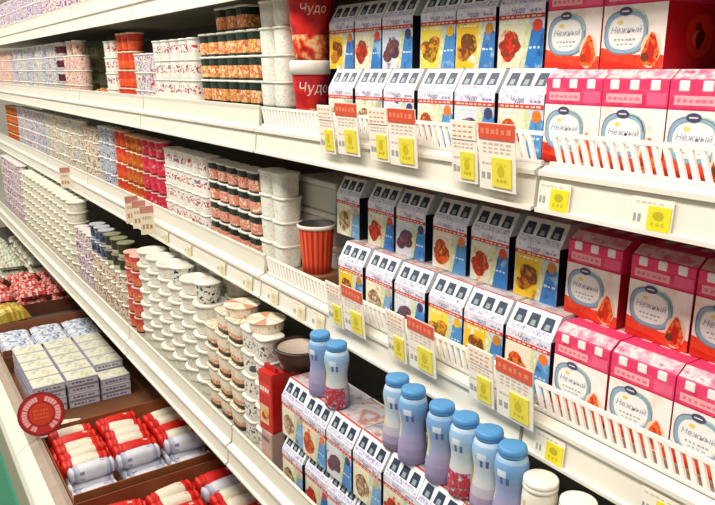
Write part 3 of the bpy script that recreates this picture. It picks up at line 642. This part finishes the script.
for x, z, t in ((-2.66, 1.135, 'left one of three price flags under the crimson cups'), (-2.57, 1.13, 'middle one of three price flags under the crimson cups'), (-2.48, 1.125, 'right one of three price flags under the crimson cups'),
                (-3.78, 1.12, 'lone price flag far left on the middle rail')):
    sf.put(x, .794, z, t, random.uniform(-.2, .2))

# round red promotion sign clipped to the well rail
def round_sign():
    root = empty('round_sign', (-2.585, .357, .482)); m = MB(); R = .080
    bm = bmesh.new(); bmesh.ops.create_cone(bm, cap_ends=True, segments=40, radius1=R, radius2=R, depth=.006); bmesh.ops.rotate(bm, verts=bm.verts, cent=(0, 0, 0), matrix=Matrix.Rotation(PI / 2, 3, 'X')); m.bm(bm, '8f1a1e'); bm.free()
    F = Fr((0, -.003, 0), (1, 0, 0), (0, 0, 1))
    m.disc(F, 0, 0, R * .95, R * .95, 'a5141c', 1, 36); m.disc(F, 0, 0, R * .88, R * .88, 'c62a2c', 2, 36)
    rd = random.Random(4)
    for a0, a1 in ((1.72, 2.75), (2.8, 3.85), (-1.1, -.6), (-.5, .42), (.5, 1.3), (4.0, 4.35)):
        n = max(2, int((a1 - a0) / .17))
        for q in range(n):
            b0 = a0 + (a1 - a0) * q / n; b1 = b0 + (a1 - a0) / n * .84
            m.ring(F, 0, 0, R * .71, R * .71, R * .22, 'f4b4b0', 3, 3, b0, b1)
    m.disc(F, 0, 0, R * .56, R * .56, 'a81a1c', 4, 30); m.disc(F, 0, 0, R * .51, R * .51, 'd03c20', 5, 30)
    for q in range(3): m.bars(F, -R * .32, R * .32, R * (.14 - .17 * q), R * .09, 'e8643c', 6, 5, q)
    m.build('sign_disc', root)
    c = MB(); c.box(-.012, .012, -.002, .008, -.087, -.055, M('d8d0c8', .3), .001); c.build('clip', root)
    root.rotation_euler = (-.30, 0, math.atan2(2.585, .3535) * 1.0)
    return tag(root, 'round red promotion sign with pale lettering ring on the well rail', 'sign')
round_sign()

# ------------------------------------------------------------------ the bottom well
ZW = .261
def tray(w, d, h, colr, name='cardboard_tray'):
    m = MB(); t = .005
    m.box(-w / 2, w / 2, -d / 2, d / 2, 0, .006, M(colr, .75, .12, 25))
    m.box(-w / 2, -w / 2 + t, -d / 2, d / 2, .006, h, M(colr, .75, .12, 25)); m.box(w / 2 - t, w / 2, -d / 2, d / 2, .006, h, M(colr, .75, .12, 25))
    m.box(-w / 2 + t, w / 2 - t, -d / 2, -d / 2 + t, .006, h * .7, M(colr, .75, .12, 25)); m.box(-w / 2 + t, w / 2 - t, d / 2 - t, d / 2, .006, h, M(colr, .75, .12, 25))
    return m.build(name)
for x0, x1, h, cl, t in ((-2.13, -1.60, .10, '8a4a26', 'brown cardboard tray of red and white curd bars nearest the camera'), (-2.665, -2.145, .12, '9a5a30', 'brown cardboard tray of curd bars beside the round sign'),
                         (-3.58, -2.68, .09, '7a4a2a', 'brown cardboard tray under the lavender cheese boxes'), (-4.02, -3.60, .115, '8f5530', 'brown cardboard tray of white blue packets'), (-5.05, -4.42, .08, '6a3a24', 'brown cardboard tray of red crinkled bags, far end')):
    o = tray(x1 - x0, .66, h, cl); o.location = ((x0 + x1) / 2, .69, ZW); tag(o, t, 'tray', 'cardboard trays in the well')
ZC = ZW + .0065
def bar(midc, endc, accents):
    def make():
        root = empty('curd_bar'); m = MB(); n = 16
        m.lathe([(.026, -.045), (.0285, -.03), (.0285, .03), (.026, .045)], n, lambda j, k: midc if (k * 5 + j * 3) % 7 else accents[(k + j) % len(accents)], sq=3, c=(0, 0, .0285), axis='y'); m.build('wrapper', root)
        for s in (1, -1):
            e = MB(); e.lathe([(.026, s * .0445), (.0275, s * .055), (.022, s * .064), (.026, s * .07), (.017, s * .077), (.0005, s * .078)], n, lambda j, k: endc[(k * 3 + j * 5) % len(endc)], sq=3, c=(0, 0, .0285), axis='y'); e.build('wrapper_end', root)
        return root
    return make
rb = Kind(bar('f3e8d2', ['e01e14', 'f03a24', 'c8140e'], ['e8d8b8', 'f7f0e0', 'e0cfae']), 'cream curd bar with red wrapper ends', 'curd bar', .042, .0415, .157, group='red ended curd bars in the well')
sb = Kind(bar('e4e4ec', ['c9cad8', 'e9e9ef', 'a8aac0'], ['8486a8', 'f4f4f8', 'b4b6cc']), 'white silver curd bar with grey print', 'curd bar', .042, .0415, .157, group='white silver curd bars in the well')
redb = Kind(bar('dc2416', ['e01e14', 'f03a24', 'c8140e'], ['f0402a', 'c01810', 'f7c8b8']), 'all red curd bar', 'curd bar', .042, .0415, .157, group='red curd bars in the well')
def heap(x0, x1, nx, layers, kinds, where, seed, ys=(.455, .625, .795)):
    rd = random.Random(seed)
    for l in range(layers):
        for r, y in enumerate(ys):
            for c in range(nx):
                k = kinds(r, c, l)
                if k is None: continue
                x = x0 + (x1 - x0) * (c + .5) / nx
                k.put(x + rd.uniform(-.002, .002), y + rd.uniform(-.006, .006) , ZC + .0005 + l * .0575, f"{k.desc}, {lev(l, layers)} {('front', 'middle', 'back')[r]} row, {nth(c, nx)}, {where}", rd.uniform(-.05, .05) * (1 + 2 * l), (rd.uniform(-.02, .02), 0))
def kk1(r, c, l):
    if c >= 5: return sb if l == 0 or c == 5 else None
    if l == 1: return (redb if (r + c) % 4 == 1 else rb) if c < 5 and not (r == 2 and c == 0) else None
    return rb if c < 4 else sb
def kk2(r, c, l):
    if l == 1: return [rb, redb, sb, rb][(c + r * 2) % 4] if c > 0 and not (r == 1 and c == 5) else None
    return rb if (c + r) % 4 else redb
heap(-2.645, -2.165, 8, 2, kk1, 'tray by sign', 3)
heap(-2.11, -1.62, 8, 2, kk2, 'nearest tray', 5)
def cheese_box(side, top, seed):
    def make():
        root = empty('cheese_box'); m = MB(); w, d, h = .10, .128, .032
        m.box(-w / 2, w / 2, -d / 2, d / 2, 0, h, M(side, .4), .002)
        S = Fr((w / 2, -d / 2, 0), (0, 1, 0), (0, 0, 1)); m.rect(S, .006, d - .006, .005, h - .006, 'e4e0ea', 1.3); m.bars(S, .015, d - .02, .011, .009, '7f78a8', 2, 6, seed); m.rect(S, 0, d, h - .005, h - .002, '8fae9a', 1.5)
        F = Fr((-w / 2, -d / 2, 0), (1, 0, 0), (0, 0, 1)); m.rect(F, .005, w - .005, .005, h - .006, 'd6d0e2', 1.3)
        m.build('box_body', root)
        l = MB(); T = Fr((-w / 2, -d / 2, h), (1, 0, 0), (0, 1, 0)); rd = random.Random(seed)
        l.box(-w / 2 + .002, w / 2 - .002, -d / 2 + .002, d / 2 - .002, h - .0005, h + .0012, M(top, .4)); T = Fr((-w / 2, -d / 2, h + .0012), (1, 0, 0), (0, 1, 0))
        for q in range(14): l.disc(T, rd.uniform(.012, w - .012), rd.uniform(.012, d - .012), rd.uniform(.005, .010), rd.uniform(.005, .010), rd.choice(['f4f2dc', 'cfd4a8', 'd8d2c4', 'f8f6ea', 'b8b89a', 'e4d89a']), 1 + q * .3, 8)
        l.build('printed_lid', root); return root
    return make
cb = Kind(cheese_box('cfcad8', 'e9e6d0', 5), 'lavender cheese box with pale printed lid', 'cheese box', .104, .0336, .13, group='lavender cheese boxes in the well')
for l in range(4):
    for r in range(3):
        for c in range(5):
            if l == 3 and r == 2 and c == 4: continue
            cb.put(-3.50 + .108 * c + .004 * (l % 2), .46 + .139 * r, ZC + l * .0338, f"{cb.desc}, {lev(l, 4)} layer, {('front', 'middle', 'back')[r]} row, {nth(c, 5)}", random.uniform(-.02, .02))
cb.put(-2.80, .47, ZC, 'lone lavender cheese box with pale printed lid behind the round sign', 1.2)
def packet(cols, name, w=.075, d=.15, h=.034, seed=3):
    def make():
        rd = random.Random(seed); m = MB(); nx, ny = 10, 14
        top = [[0] * (ny + 1) for _ in range(nx + 1)]
        def H(u, v): return h / 2 * (max(0, (1 - abs(2 * u - 1) ** 3)) ** .5) * (max(0, (1 - abs(2 * v - 1) ** 4)) ** .5)
        off = [[rd.uniform(-.12, .12) for _ in range(ny + 1)] for _ in range(nx + 1)]
        for s in (1, -1):
            for i in range(nx):
                for j in range(ny):
                    P = []
                    for a, b in ((0, 0), (1, 0), (1, 1), (0, 1)):
                        u, v = (i + a) / nx, (j + b) / ny
                        P.append(((u - .5) * w, (v - .5) * d, h / 2 + s * H(u, v) * (1 + off[i + a][j + b])))
                    m.face(P if s > 0 else P[::-1], cols[rd.randrange(len(cols))], True)
        return m.build(name)
    return make
wp = Kind(packet(['e6e8ee', 'd4d8e2', 'f2f2f4', 'a8b4cc', 'dfe2ea', '6f80a8'], 'cheese_packet', .125, .155, .036, 4), 'white and blue cheese packet', 'packet', .07, .036, .15, group='white blue packets in the well')
for r in range(3):
    for c in range(3):
        for l in range(2): wp.put(-3.94 + .13 * c, .455 + .165 * r, ZC + l * .0385 + .004, f"{wp.desc}, {('lower', 'upper')[l]} {('front', 'middle', 'back')[r]} one, {nth(c, 3)}", random.uniform(-.06, .06))
rp = Kind(packet(['d8463c', 'e87a6a', 'c0302c', 'f0a898', 'b82a28', 'e8d0c4'], 'snack_bag', .15, .16, .06, 6), 'crinkled red and pink bag', 'snack bag', .14, .05, .15, group='red bags in the well')
for l in range(2):
    for r in range(3):
        for c in range(3): rp.put(-4.93 + .19 * c, .47 + .19 * r, ZC + .008 + l * .066, f"{rp.desc}, {('lower', 'upper')[l]} {('front', 'middle', 'back')[r]} one, {nth(c, 3)}", random.uniform(-.3, .3), (0, 0))
gp = Kind(packet(['dfe2c8', 'b8c8a0', 'f0eee0', '8aa878', 'e9e6d2', 'd0a898'], 'cheese_packet', .16, .16, .06, 9), 'white and green packet', 'packet', .16, .05, .16, group='white green packets at the far end')
for l in range(2):
    for r in range(3):
        for c in range(5): gp.put(-6.15 + .2 * c, .47 + .19 * r, ZC + .006 + l * .066, f"{gp.desc}, {lev(l, 3)} {('front', 'middle', 'back')[r]} one, {nth(c, 5)} at far end", random.uniform(-.1, .1))
yp = Kind(packet(['d8b43c', 'c99a2c', '9a9a34', 'e4c860', 'b8862c'], 'cheese_pouch', .22, .18, .13, 12), '', 'pouch', .2, .08)
yp.put(-4.27, .48, ZW + .012, 'bulging yellow and green pouch by the well rail at left edge', .2)

# ------------------------------------------------------------------ camera and light
cam = bpy.data.cameras.new('camera'); co = bpy.data.objects.new('camera', cam); COL.objects.link(co)
f = 700.0; p = math.radians(14.53587536708486); a = math.radians(34.256843127300286)
Fv = Vector((-math.cos(a) * math.cos(p), math.sin(a) * math.cos(p), -math.sin(p))); Rv = Vector((math.sin(a), math.cos(a), 0)); Uv = Rv.cross(Fv)
co.matrix_world = Matrix(((Rv.x, Uv.x, -Fv.x, 0), (Rv.y, Uv.y, -Fv.y, 0), (Rv.z, Uv.z, -Fv.z, 1.7), (0, 0, 0, 1)))
cam.sensor_width = 36; cam.lens = 36 * f / 715; cam.clip_start = .02; cam.clip_end = 60
SC.camera = co
def area(name, loc, sx, sy, power, target, col=(1, .96, .88)):
    l = bpy.data.lights.new(name, 'AREA'); l.shape = 'RECTANGLE'; l.size = sx; l.size_y = sy; l.energy = power; l.color = col
    o = bpy.data.objects.new(name, l); COL.objects.link(o); o.location = loc
    o.rotation_euler = (Vector(target) - Vector(loc)).to_track_quat('-Z', 'Y').to_euler()
    return o
area('aisle_light', (-3.0, -.5, 3.3), 9.0, .5, 240, (-3.0, .3, 1.0))
area('far_aisle_light', (-3.0, -2.6, 3.3), 9.0, .5, 45, (-3.0, .8, 1.0))
W = bpy.data.worlds.new('store_air'); SC.world = W; W.use_nodes = True
W.node_tree.nodes['Background'].inputs[0].default_value = (1.0, .97, .92, 1); W.node_tree.nodes['Background'].inputs[1].default_value = .08
SC.view_settings.view_transform = 'Standard'; SC.view_settings.look = 'None'; SC.view_settings.exposure = -0.12; SC.view_settings.gamma = 1.0
